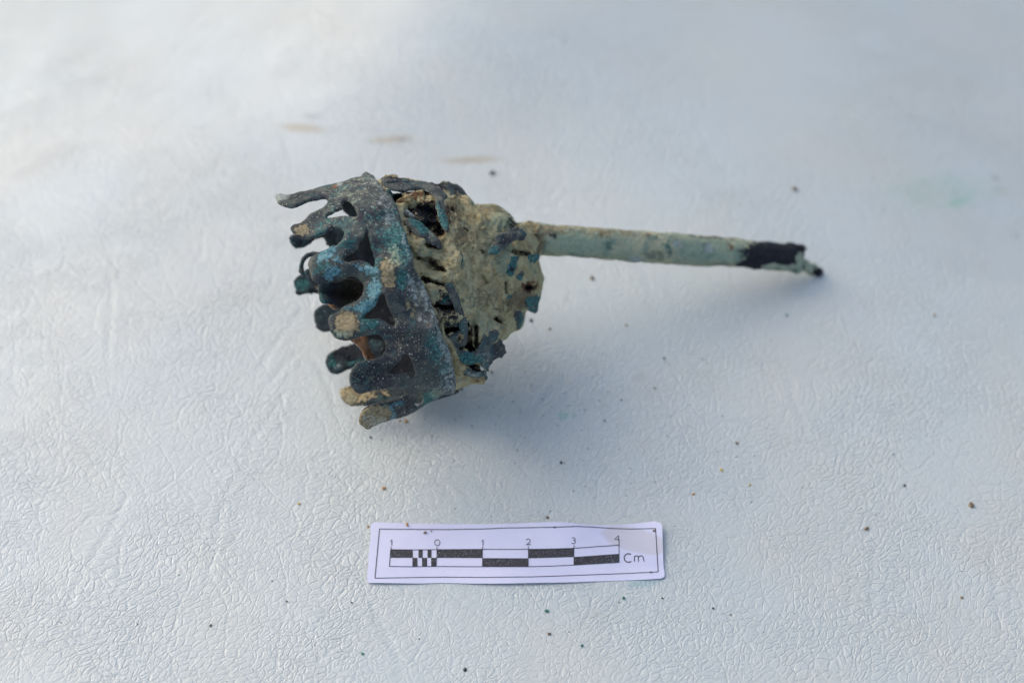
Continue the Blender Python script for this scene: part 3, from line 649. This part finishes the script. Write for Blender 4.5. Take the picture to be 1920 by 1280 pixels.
# ------------------------------------------------------------------ the stem: a hollow tube lofted round its own axis
def zg(px, py, z): p = on_ground(px, py); return z + float(ground_z(p[0], p[1]))
def tube(stations, nseg, per, kx=1.0, depthk=.85, p=2.6, amp=.02, freq=3, cap0=True, cap1=True, inner=None):
    """stations: (top px, bottom px, z of centre); returns verts, faces, image coordinates"""
    S = []
    for i in range(len(stations)-1):
        a, b = stations[i], stations[i+1]
        for k in range(per):
            t = k/per
            S.append((np.array(a[0])*(1-t)+np.array(b[0])*t, np.array(a[1])*(1-t)+np.array(b[1])*t, a[2]*(1-t)+b[2]*t))
    S.append((np.array(stations[-1][0], float), np.array(stations[-1][1], float), stations[-1][2]))
    V = []; PP = []; F = []
    for T, B, z in S:
        M = (T+B)/2; D = float(depth_z(M[0], M[1], zg(M[0], M[1], z))); R = np.linalg.norm(B-T)/2
        for j in range(nseg):
            a = 2*math.pi*j/nseg; c, s_ = math.cos(a), math.sin(a)
            c2 = math.copysign(abs(c)**(2/p), c); s2 = math.copysign(abs(s_)**(2/p), s_)
            pt = M + (T-M)*c2; dep = D - s2*R*D/FPX*depthk
            v = at_depth(pt[0], pt[1], dep)
            V.append(v); PP.append(pt)
    V = np.array(V); PP = np.array(PP); n = len(S)
    cen = V.reshape(n, nseg, 3).mean(1)
    for i in range(n):
        for j in range(nseg):
            k = i*nseg+j; d = V[k]-cen[i]; d /= max(np.linalg.norm(d), 1e-9)
            V[k] = V[k] + d*amp*fbm(V[k], freq, 5)
    for i in range(n-1):
        for j in range(nseg):
            a = i*nseg+j; b = i*nseg+(j+1) % nseg
            F.append([a, a+nseg, b+nseg, b])
    if cap0: F.append([j for j in range(nseg)])
    if inner:   # hollow end: wall thickness, then a dark bore going back inside
        e = (n-1)*nseg; base = len(V); ax = cen[-1]-cen[-3]; ax /= np.linalg.norm(ax)
        ring1 = cen[-1]+(V[e:e+nseg]-cen[-1])*(1-inner); ring2 = ring1-ax*.6
        V = np.vstack([V, ring1, ring2]); PP = np.vstack([PP, PP[e:e+nseg], PP[e:e+nseg]])
        for j in range(nseg):
            k = (j+1) % nseg
            F.append([e+j, base+j, base+k, e+k]); F.append([base+j, base+nseg+j, base+nseg+k, base+k])
        F.append([base+nseg+j for j in range(nseg)][::-1])
    elif cap1: F.append([(n-1)*nseg+j for j in range(nseg)][::-1])
    return V, F, PP
st = [((966, 418), (978, 476), 2.62), ((985, 416), (992, 477), 2.58), ((1010, 417), (1013, 478), 2.5), ((1060, 422), (1056, 480), 2.3), ((1100, 425), (1096, 483), 2.15), ((1160, 430), (1155, 488), 1.92), ((1210, 433), (1206, 493), 1.73),
      ((1260, 437), (1257, 496), 1.55), ((1310, 441), (1307, 499), 1.36), ((1360, 445), (1357, 500), 1.18), ((1400, 449), (1398, 502), 1.04), ((1450, 453), (1448, 507), .78), ((1497, 459), (1495, 509), .60)]
SP_ = [('tan', 1035, 432, 34, 8, 3, .7), ('tan', 1120, 437, 30, 7, 5, .6), ('tan', 1230, 480, 26, 12, 0, .35), ('teal', 1040, 440, 26, 9, 10, .40), ('dark', 1035, 443, 12, 6, 0, .5), ('teal', 1075, 460, 24, 12, 10, .32),
       ('teal', 1140, 461, 14, 12, 0, .5), ('dark', 1140, 461, 8, 7, 0, .3), ('teal', 1110, 440, 20, 8, 0, .3), ('teal', 1225, 445, 16, 8, 0, .4), ('teal', 1300, 458, 30, 8, 0, .4), ('teal', 1320, 478, 30, 10, 0, .6), ('teal', 1280, 470, 9, 12, 0, .4),
       ('pale', 1270, 458, 9, 6, 0, .6), ('pale', 1328, 465, 10, 8, 30, .8), ('teal', 1345, 452, 20, 6, 0, .4), ('rust', 1368, 462, 7, 10, -30, .34), ('teal', 1388, 475, 16, 14, 0, .55), ('tan', 1350, 495, 40, 6, 0, .35), ('dark', 1400, 470, 16, 8, 0, .5),
       ('tan', 990, 450, 26, 26, 0, .8), ('rust', 1000, 440, 22, 10, 0, .25), ('dark', 1035, 441, 16, 10, 0, .25), ('green', 1080, 455, 60, 22, 0, .6), ('teal', 1137, 460, 13, 11, 0, .45), ('tan', 1180, 438, 50, 6, 5, .4), ('rust', 1218, 440, 10, 3, 20, .4),
       ('green', 1180, 470, 50, 22, 0, .35), ('teal', 1252, 462, 11, 20, -10, .42), ('dark', 1255, 470, 5, 10, 0, .3), ('blue', 1330, 466, 12, 8, 40, .7), ('teal', 1318, 475, 22, 12, 0, .45), ('green', 1340, 470, 60, 26, 0, .6), ('rust', 1370, 462, 10, 4, 50, .5),
       ('blue', 1268, 456, 6, 6, 0, .5), ('pale', 1190, 487, 9, 4, 0, 1.2), ('pale', 1195, 440, 8, 5, 30, .5), ('green', 1400, 480, 12, 16, 0, .6), ('teal', 1390, 480, 10, 10, 0, .35), ('dark', 1456, 478, 46, 24, 0, 1.15), ('dark', 1480, 462, 40, 14, 4, 1.4), ('dark', 1420, 496, 30, 8, 0, 1.2),
       ('rust', 1440, 461, 16, 4, 10, .4), ('dark', 1340, 446, 60, 3, 4, .4), ('tan', 1100, 424, 60, 4, 3, .5)]
V, F, P = tube(st, 36, 10, amp=.035, freq=2.6, inner=.22, depthk=.9, p=2.5)
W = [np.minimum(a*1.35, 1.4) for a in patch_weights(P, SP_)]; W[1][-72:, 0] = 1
stem = mesh_obj('stem', V, F, M_STEM, root, W)
# pale soil left on the last stretch, the torn upper edge, the pale collar and the inner rod
STEML = Loft([((s_[0]), (s_[1]), zg((s_[0][0]+s_[1][0])/2, (s_[0][1]+s_[1][1])/2, s_[2]), .9) for s_ in st], p=2.5)
def splate(name, pts, off, pt, mat=M_STEM, th=.06, amp=.03):
    return add_sheet(name, pts, [], STEML, mat, root, step=2.2, thick=th, amp=amp, freq=4, dz=lambda P: -off+0*P[:, 0], patches=pt)
splate('soil_crust', [(1428, 501), (1440, 498), (1452, 495), (1462, 498), (1478, 500), (1488, 496), (1493, 500), (1490, 508), (1475, 509), (1455, 508), (1436, 506)], .05, [('green', 1460, 502, 40, 8, 0, .5)])
splate('torn_upper_edge', [(1480, 455), (1495, 456), (1506, 457), (1511, 461), (1508, 466), (1500, 464), (1488, 462), (1478, 460)], .02, [('dark', 1495, 460, 30, 10, 0, 1.5)], th=.12)
splate('soil_crust', [(985, 417), (1000, 415), (1012, 421), (1020, 437), (1022, 455), (1014, 472), (1000, 480), (985, 478), (975, 470), (970, 450), (972, 430)], .05, [('tan', 995, 450, 30, 30, 0, .7), ('dark', 1003, 443, 3, 3, 0, 1.2), ('rust', 990, 478, 14, 5, 0, .8)], mat=M_CRUST, th=.10, amp=.09)
V, F, P = tube([((1488, 469), (1486, 509), .60), ((1496, 468), (1494, 513), .58), ((1503, 469), (1499, 512), .54), ((1509, 472), (1505, 508), .48)], 28, 5, amp=.04, freq=5, depthk=.9, p=2.4)
col_ = mesh_obj('collar', V, F, M_STEM, root, patch_weights(P, [('green', 1500, 490, 20, 30, 0, .5), ('teal', 1492, 508, 8, 6, 0, .6), ('dark', 1509, 476, 3, 12, 0, 1.0)]))
V, F, P = tube([((1500, 480), (1494, 506), .45), ((1512, 487), (1506, 508), .38), ((1522, 494), (1516, 513), .28), ((1530, 498), (1525, 517), .18)], 24, 5, amp=.02, freq=5, inner=.18, depthk=1.0, p=2.1)
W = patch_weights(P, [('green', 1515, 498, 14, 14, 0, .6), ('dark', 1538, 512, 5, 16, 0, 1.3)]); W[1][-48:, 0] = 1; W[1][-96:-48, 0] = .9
mesh_obj('inner_rod', V, F, M_STEM, root, W)
def knob(name, px, py, z, rpx, mat, flat=.8, pt=()):
    import bmesh
    bm = bmesh.new(); bmesh.ops.create_icosphere(bm, subdivisions=4, radius=1)
    c = at_z(px, py, zg(px, py, z)); r = rpx*float(np.linalg.norm(c-CAMP))/FPX
    V = np.array([v.co[:] for v in bm.verts]); F = [[v.index for v in f.verts] for f in bm.faces]; bm.free()
    V = V*r*(1, .85, flat); V = V*(1+.10*np.array([noise.noise(Vector(v)*4) for v in V]))[:, None] + c
    return mesh_obj(name, V, F, mat, root, patch_weights(np.tile([[px, py]], (len(V), 1)), pt))
knob('rod_end', 1533, 510, .06, 10, M_DARK, 1.0, [('dark', 1533, 510, 20, 20, 0, 1.2)])
knob('soil_lump', 1524, 500, .22, 8.5, M_STEM, .8, [('green', 1524, 500, 20, 20, 0, .6)])

# ------------------------------------------------------------------ the paper scale card
pm = NT('card_paper')
pc = pm.mix(pm.ss(pm.noise(.8, 4, .6), .35, .65), (.60, .60, .74), (.64, .64, .77))
pA = pm.attr('patchA')
pc = pm.mix(pm.math('MULTIPLY', pm.ss(pm.math('ADD', pA[1], pm.math('MULTIPLY', pm.math('SUBTRACT', pm.noise(3, 4, .6), .5), .25)), .42, .56), .75), pc, (.52, .50, .53))
pm.t.links.new(pc, pm.b.inputs['Base Color']); pm.b.inputs['Roughness'].default_value = .55
pm.t.links.new(pm.bump(pm.noise(40, 3, .6), .004), pm.b.inputs['Normal'])
im = NT('printed_ink')
iv = im.noise(34, 3, .75); ic = im.mix(im.ss(iv, .56, .66), (.022, .022, .026), (.22, .22, .26))
im.t.links.new(ic, im.b.inputs['Base Color']); im.b.inputs['Roughness'].default_value = .6
lm = NT('printed_line_ink'); lm.b.inputs['Base Color'].default_value = (.03, .025, .035, 1); lm.b.inputs['Roughness'].default_value = .6

def card_h(px, py):
    x = np.asarray(px, float); y = np.asarray(py, float)
    h = .03 + .05*np.exp(-((x-1085)/60)**2)*np.clip((1060-y)/80, 0, 1) + .16*np.clip((x-1130)/115, 0, 1)**2*np.clip((1070-y)/90, 0.1, 1) + .03*np.exp(-((x-930)/70)**2)*np.clip((y-1000)/90, 0, 1)
    return h + .02*np.sin(x*.02)
def card_pt(px, py, lift=0.0): 
    return at_z(px, py, card_h(px, py)+lift)
card_outline = [(697, 981), (720, 979), (780, 981), (840, 982), (900, 982), (960, 981), (1000, 979), (1050, 978), (1090, 982), (1140, 984), (1180, 982), (1215, 978), (1228, 977), (1237, 979), (1241, 984), (1242, 1000), (1243, 1030), (1244, 1060), (1245, 1081),
                (1220, 1085), (1180, 1087), (1120, 1089), (1060, 1091), (1000, 1092), (940, 1093), (880, 1093), (830, 1092), (780, 1093), (720, 1092), (690, 1091), (688, 1084), (690, 1060), (692, 1030), (695, 1005)]
card = thing('scale_card', 'small white paper centimetre scale card printed with black bars and numerals', 'scale card', tuple(on_ground(966, 1040)))
def flat_mesh(out, holes=(), step=6, lift=0.0, smooth=True):
    P, F = triangulate(spline(out, step, smooth=smooth), [spline(h, step, smooth=smooth) for h in holes], step)
    return P, F, card_pt(P[:, 0], P[:, 1], lift)
P, F, V = flat_mesh(card_outline, step=7)
n = len(V); be = bedges(F); low = V.copy(); low[:, 2] -= .012
F2 = [list(f) for f in F]+[[f[0]+n, f[2]+n, f[1]+n] for f in F]+[[b, a, a+n, b+n] for a, b in be]
Wc = patch_weights(np.vstack([P, P]), [('tan', 1190, 1012, 62, 22, 14, .85)])
rimv = sorted({v for e in be for v in e}); rid = {v: 2*n+i for i, v in enumerate(rimv)}; rid2 = {v: 2*n+len(rimv)+i for i, v in enumerate(rimv)}
F2 = F2[:2*len(F)] + [[rid[b], rid[a], rid2[a], rid2[b]] for a, b in be]
Wc = patch_weights(np.vstack([P, P, P[rimv], P[rimv]]), [('tan', 1190, 1012, 62, 22, 14, .85)])
mesh_obj('paper', np.vstack([V, low, V[rimv], low[rimv]]), F2, pm.m, card, Wc)
def printed(name, polys, mat=None, lift=.004):
    VV = []; FF = []
    for po in polys:
        P, F, V = flat_mesh(po, step=5, lift=lift, smooth=False)
        FF += [[x+len(VV) for x in f] for f in F.tolist()]; VV += V.tolist()
    return mesh_obj(name, np.array(VV), FF, mat or lm.m, card, smooth=False)
def stroke(pts, wd):
    """outline polygons of a pen stroke (pixel coordinates), one per stretch"""
    P = [np.array(p, float) for p in pts]; L = []; R = []
    for i, p in enumerate(P):
        a = P[max(i-1, 0)]; b = P[min(i+1, len(P)-1)]; d = b-a; d /= max(np.linalg.norm(d), 1e-9); nn = np.array([-d[1], d[0]])*wd/2
        L.append(p+nn); R.append(p-nn)
    V = np.array(L+R); n = len(P)
    return V, [[i, i+1, n+i+1, n+i] for i in range(n-1)]
def inked(name, strokes, lift=.006, mat=None):
    VV = []; FF = []
    for pts, wd in strokes:
        V, F = stroke(pts, wd); b = len(VV)
        VV += card_pt(V[:, 0], V[:, 1], lift).tolist(); FF += [[x+b for x in f][::-1] for f in F]
    return mesh_obj(name, np.array(VV), FF, mat or lm.m, card, smooth=False)
def dense(pts, step=6): return [tuple(p) for p in spline(pts, step, closed=False, smooth=False)]
inked('border_line', [(dense([(711.5, 991), (760, 991.5), (830, 992), (905, 991), (940, 989.3), (1040, 987.6), (1080, 986), (1105, 987), (1150, 990), (1180, 991), (1229, 990)]), 1.3),
                      (dense([(1229, 990), (1231, 1020), (1234, 1071)]), 1.5), (dense([(1234, 1071), (1180, 1074), (1100, 1077), (1000, 1080.5), (900, 1081.5), (830, 1081), (760, 1082), (703, 1083)]), 1.2), (dense([(703, 1083), (707, 1040), (711.5, 991)]), 1.5)])
# upper and lower edges and the middle line of the bars
XS_ = [733, 819, 904.5, 990.5, 1076, 1160.5]
TOP = [(732, 1029.5), (774, 1030), (819, 1029.5), (904.5, 1029), (990.5, 1029), (1030, 1028.5), (1076, 1027), (1160.5, 1021)]
BOT = [(730, 1061), (774, 1061.5), (817, 1061), (903, 1061.5), (990.5, 1061.5), (1030, 1060.5), (1076, 1058.5), (1160.5, 1053.5)]
MID = [(731, 1045), (774, 1045), (818, 1045), (904, 1045.5), (990.5, 1046), (1030, 1045), (1076, 1043.5), (1160.5, 1037.5)]
yf = lambda L, x: float(np.interp(x, [p[0] for p in L], [p[1] for p in L]))
def bar(x0, x1, up):
    a, b = (TOP, MID) if up else (MID, BOT); n = max(2, int((x1-x0)/8)+1); xs = np.linspace(x0, x1, n)
    k = -1.2 if not up else -.4
    return [(x+(k if x < 880 else 0), yf(a, x)) for x in xs] + [(x+(k if x < 880 else 0), yf(b, x)) for x in xs[::-1]]
for x0, x1, up in ((733, 774.5, 1), (785, 793, 1), (802, 809.5, 1), (819, 904.5, 1), (990.5, 1076, 1), (774.5, 784, 0), (792.5, 802, 0), (809.5, 819, 0), (904.5, 990.5, 0), (1076, 1160.5, 0)):
    printed('scale_bar', [bar(x0, x1, bool(up))], mat=im.m)
inked('scale_outline', [(dense(TOP), 1.1), (dense(BOT), 1.1), ([(732.5, 1029), (730, 1061)], 1.3), (dense([(1160.5, 1020), (1160.8, 1053)]), 1.2)] +
      [(dense([(x + (-.5 if x < 880 else 0), yf(MID, x)-2), (x+(-1.2 if x < 880 else 0), yf(BOT, x))]), 1.0) for x in (819, 904.5, 990.5, 1076)]
      + [(dense([(x, yf(TOP, x)), (x, yf(MID, x)+2)]), 1.0) for x in (904.5, 990.5, 1076, 819)], lift=.008)
for x in XS_:
    y = yf(TOP, x); h = 8 if x > 1100 else 5.5
    inked('tick_mark', [([(x+.4, y-h), (x, y)], 1.3)], lift=.008)
def arc(cx, cy, rx, ry, a0, a1, n=22): return [(cx+rx*math.cos(math.radians(a0+(a1-a0)*i/n)), cy+ry*math.sin(math.radians(a0+(a1-a0)*i/n))) for i in range(n+1)]
def numeral(ch, x, y):      # x centre, y baseline (pixels)
    if ch == '1': S = [([(x+.8, y-11), (x+.6, y)], 1.5), ([(x-2.6, y-8.3), (x-.6, y-9.4), (x+.9, y-11)], 1.1)]
    if ch == '0': S = [(arc(x, y-5.4, 4.8, 5.3, 0, 360, 32), 1.3)]
    if ch == '2': S = [(arc(x-.6, y-7.8, 3.6, 3.4, 200, 385, 16)+[(x+1.6, y-4.6), (x-1.4, y-2), (x-4, y-.6)], 1.3), ([(x-4.2, y-.6), (x+4.6, y-.7)], 1.3)]
    if ch == '3': S = [(arc(x-.4, y-8.9, 3.2, 2.7, 205, 440, 18), 1.2), (arc(x-.6, y-3.6, 4.0, 3.2, 280, 500, 18), 1.4), ([(x-1.2, y-6.4), (x+.6, y-6.5)], 1.1)]
    if ch == '4': S = [([(x+2.4, y), (x+2.2, y-10.6)], 1.3), ([(x+2.2, y-10.6), (x-5, y-3.6)], 1.1), ([(x-5, y-3.3), (x+4.6, y-3.1)], 1.2)]
    o = inked('numeral', S, lift=.005); o['label'] = 'printed numeral '+ch
numeral('1', 734, 1022); numeral('0', 820, 1022); numeral('1', 905, 1022); numeral('2', 991, 1021); numeral('3', 1075.5, 1018.8); numeral('4', 1157.5, 1014)
C_ = arc(1178.5, 1045.2, 8.2, 8.0, 305, 50, 26)
o = inked('unit_lettering', [([(p[0], p[1]) for p in C_], 1.9), ([(1189.5, 1052), (1189.5, 1041.5)], 1.7), (arc(1193.3, 1044.6, 3.6, 3.4, 190, 350, 12)+[(1197, 1047), (1197.2, 1052)], 1.6), (arc(1201.6, 1044.6, 4.2, 3.4, 190, 345, 12)+[(1206.6, 1047), (1207.4, 1052)], 1.6)], lift=.005)
o['label'] = 'printed unit Cm'

# ------------------------------------------------------------------ crumbs and specks
def simple(name, c1, c2, r=.9):
    m = NT(name); m.t.links.new(m.mix(m.ss(m.noise(14, 4, .7), .4, .6), c1, c2), m.b.inputs['Base Color']); m.b.inputs['Roughness'].default_value = r
    return m.m
CM = {'orange': simple('orange_crumb', (.42, .20, .05), (.50, .30, .10)), 'dark': simple('dark_crumb', (.03, .035, .04), (.08, .08, .07)), 'brown': simple('brown_crumb', (.14, .10, .06), (.26, .20, .12)),
      'green': simple('green_crumb', (.04, .14, .11), (.10, .24, .17)), 'yellow': simple('yellow_crumb', (.50, .38, .10), (.55, .45, .20))}
def ico(r, seed, flat=.6):
    import bmesh
    bm = bmesh.new(); bmesh.ops.create_icosphere(bm, subdivisions=2, radius=1)
    rs = random.Random(seed); sx, sy = rs.uniform(.7, 1.3), rs.uniform(.6, 1.0); an = rs.uniform(0, 3)
    for v in bm.verts:
        k = 1+.55*noise.noise(v.co*1.6+Vector((seed*3.1, 0, 0)))
        x, y, z = v.co.x*sx*k, v.co.y*sy*k, v.co.z*flat*k
        v.co = Vector((x*math.cos(an)-y*math.sin(an), x*math.sin(an)+y*math.cos(an), z))*r
    V = np.array([v.co[:] for v in bm.verts]); F = [[v.index for v in f.verts] for f in bm.faces]; bm.free()
    return V, F
CR = [  # pixel, radius px, colour, label
    (720, 915.5, 5, 'orange', 'orange soil crumb on the white leather between the crown and the scale card'),
    (561, 944, 3, 'yellow', 'tiny yellow crumb on the leather left of the orange crumb above the card'),
    (538, 1127, 2.6, 'dark', 'black speck on the leather left and below of the scale card'),
    (395, 1172, 4, 'brown', 'pale brown flake pressed in the leather at lower left'),
    (680, 1225, 3.2, 'green', 'greenish speck on the leather below the left end of the card'),
    (872, 1255, 4, 'dark', 'dark crumb near the bottom edge of the photograph below the card'),
    (763, 983, 4.5, 'orange', 'orange crumb lying on the upper edge of the scale card'),
    (690, 987, 3, 'orange', 'small rusty crumb just left of the card corner'),
    (797, 998, 3.4, 'brown', 'brown crumb on the card above the numerals 1 and 0'),
    (809, 995.5, 1.8, 'brown', 'tiny brown crumb on the card beside a larger one'),
    (1040, 988, 2.4, 'dark', 'dark dot on the upper border line of the card'),
    (1226, 994.5, 3, 'brown', 'brown crumb in the upper right corner of the card'),
    (1220, 1072, 2.4, 'brown', 'brown crumb on the lower border line of the card'),
    (762, 790, 4.5, 'orange', 'orange crumb beside the lowest lobe of the crown'), (750, 789, 2.4, 'orange', 'tiny orange crumb between the lowest lobe and a bigger crumb'),
    (695, 820, 3, 'dark', 'dark speck just below the lowest lobe'),
    (865, 729, 3.2, 'dark', 'black flake at the foot of the band edge'),
    (1134, 789, 3, 'dark', 'black speck right of the green smudge'),
    (1052, 867, 3.4, 'dark', 'black crumb on the leather above the middle of the card'),
    (1353, 881, 4, 'yellow', 'yellow flake right of and above the card'), (1406, 909, 3.2, 'yellow', 'smaller pale yellow flake right of the first yellow flake'),
    (1300, 926, 3.4, 'orange', 'rust red crumb above and right of the card corner'), (1382, 831, 3.4, 'brown', 'pale brown crumb in the leather right of the cup'),
    (1696, 910, 3, 'dark', 'black speck towards the right side of the leather'), (1821, 947, 6.5, 'brown', 'large brown crumb near the right edge'),
    (1625, 991, 5, 'brown', 'brown husk right of the scale card'), (1026, 970, 3.6, 'brown', 'flat brown crumb just above the card'),
    (1169, 1121, 5, 'green', 'green crumb just below the right part of the card'), (1242, 1121, 2.6, 'dark', 'dark speck below the right corner of the card'),
    (1025, 1145, 5, 'green', 'green grey crumb below the middle of the card'), (1030, 1188, 5, 'brown', 'brown crumb below the green grey crumb'),
    (1091, 1210, 4.5, 'green', 'lowest green crumb below the card'), (1337, 1140, 2.8, 'dark', 'dark speck right of and below the card'),
    (1803, 1120, 3.4, 'brown', 'brown speck at lower right'), (1110, 522, 5, 'brown', 'brown crumb on the leather below the stem'),
    (1490, 355, 6, 'brown', 'blurred brown crumb behind the stem end'), (1174, 610, 3.4, 'brown', 'small brown crumb below the stem right of the cup'),
    (1475, 591, 3, 'green', 'tiny green speck below the stem end'), (1751, 591, 4, 'brown', 'brown speck right of the stem end'),
    (996, 601, 4, 'dark', 'dark blue crumb beside the teal flap of the cup'), (1031, 617, 3.4, 'brown', 'brown speck right of the dark blue crumb'),
    (923, 325, 6, 'dark', 'blurred dark crumb behind the cup'), (922, 698, 4, 'tan', 'tan crumb fallen under the torn strap'),
    (1245, 672, 3, 'brown', 'brown speck right of the cup in a loose group'), (1227, 728, 3, 'brown', 'lower brown speck of the loose group right of the cup'),
    (1165, 750, 2.4, 'brown', 'brown speck above the black one right of the cup'),
]
CM['tan'] = CM['brown']
for i, (px, py, r, c, lb) in enumerate(CR):
    oncard = 698 < px < 1240 and 981 < py < 1085
    p = card_pt(px, py, .005) if oncard else on_ground(px, py)
    d = float(np.linalg.norm(p-CAMP)); rr = r*.85*d/FPX
    V, F = ico(rr, i+1); p = p.copy(); p[2] += rr*.3
    me = bpy.data.meshes.new('crumb'); me.from_pydata(V.tolist(), [], F); me.materials.append(CM[c])
    o = bpy.data.objects.new('crumb', me); SC.collection.objects.link(o); o.location = p
    o['label'] = lb; o['category'] = 'crumb'; o['group'] = 'crumbs of soil and corrosion scattered on the leather'
rs = random.Random(3); acc = {'brown': ([], []), 'dark': ([], []), 'green': ([], [])}
for i in range(300):
    if i < 70: px, py = rs.gauss(930, 80), rs.gauss(735, 55)
    elif rs.random() < .6: px, py = rs.gauss(1150, 260), rs.gauss(820, 150)
    else: px, py = rs.uniform(0, 1920), rs.uniform(500, 1280)
    if (685 < px < 1250 and 970 < py < 1100): continue
    if 540 < px < 1000 and 320 < py < 720 and not (i < 70 and px > 940 and py > 650): continue
    p = on_ground(px, py); r = rs.uniform(.5, 1.5)*(.7+.5*rs.random())*.0125
    V, F = ico(r, i+50); V = V + p + (0, 0, r*.2); c = rs.choice(['brown', 'brown', 'dark', 'dark', 'green'])
    FF = acc[c][1]; b = len(acc[c][0]); acc[c][0].extend(V.tolist()); FF.extend([[x+b for x in f] for f in F])
for c, (V, F) in acc.items():
    o = mesh_obj('dust_specks', V, F, CM[c]); o['kind'] = 'stuff'; o['label'] = {'brown': 'fine brown dust specks', 'dark': 'fine black dust specks', 'green': 'fine green dust specks'}[c]+' scattered over the white leather'; o['category'] = 'dust'
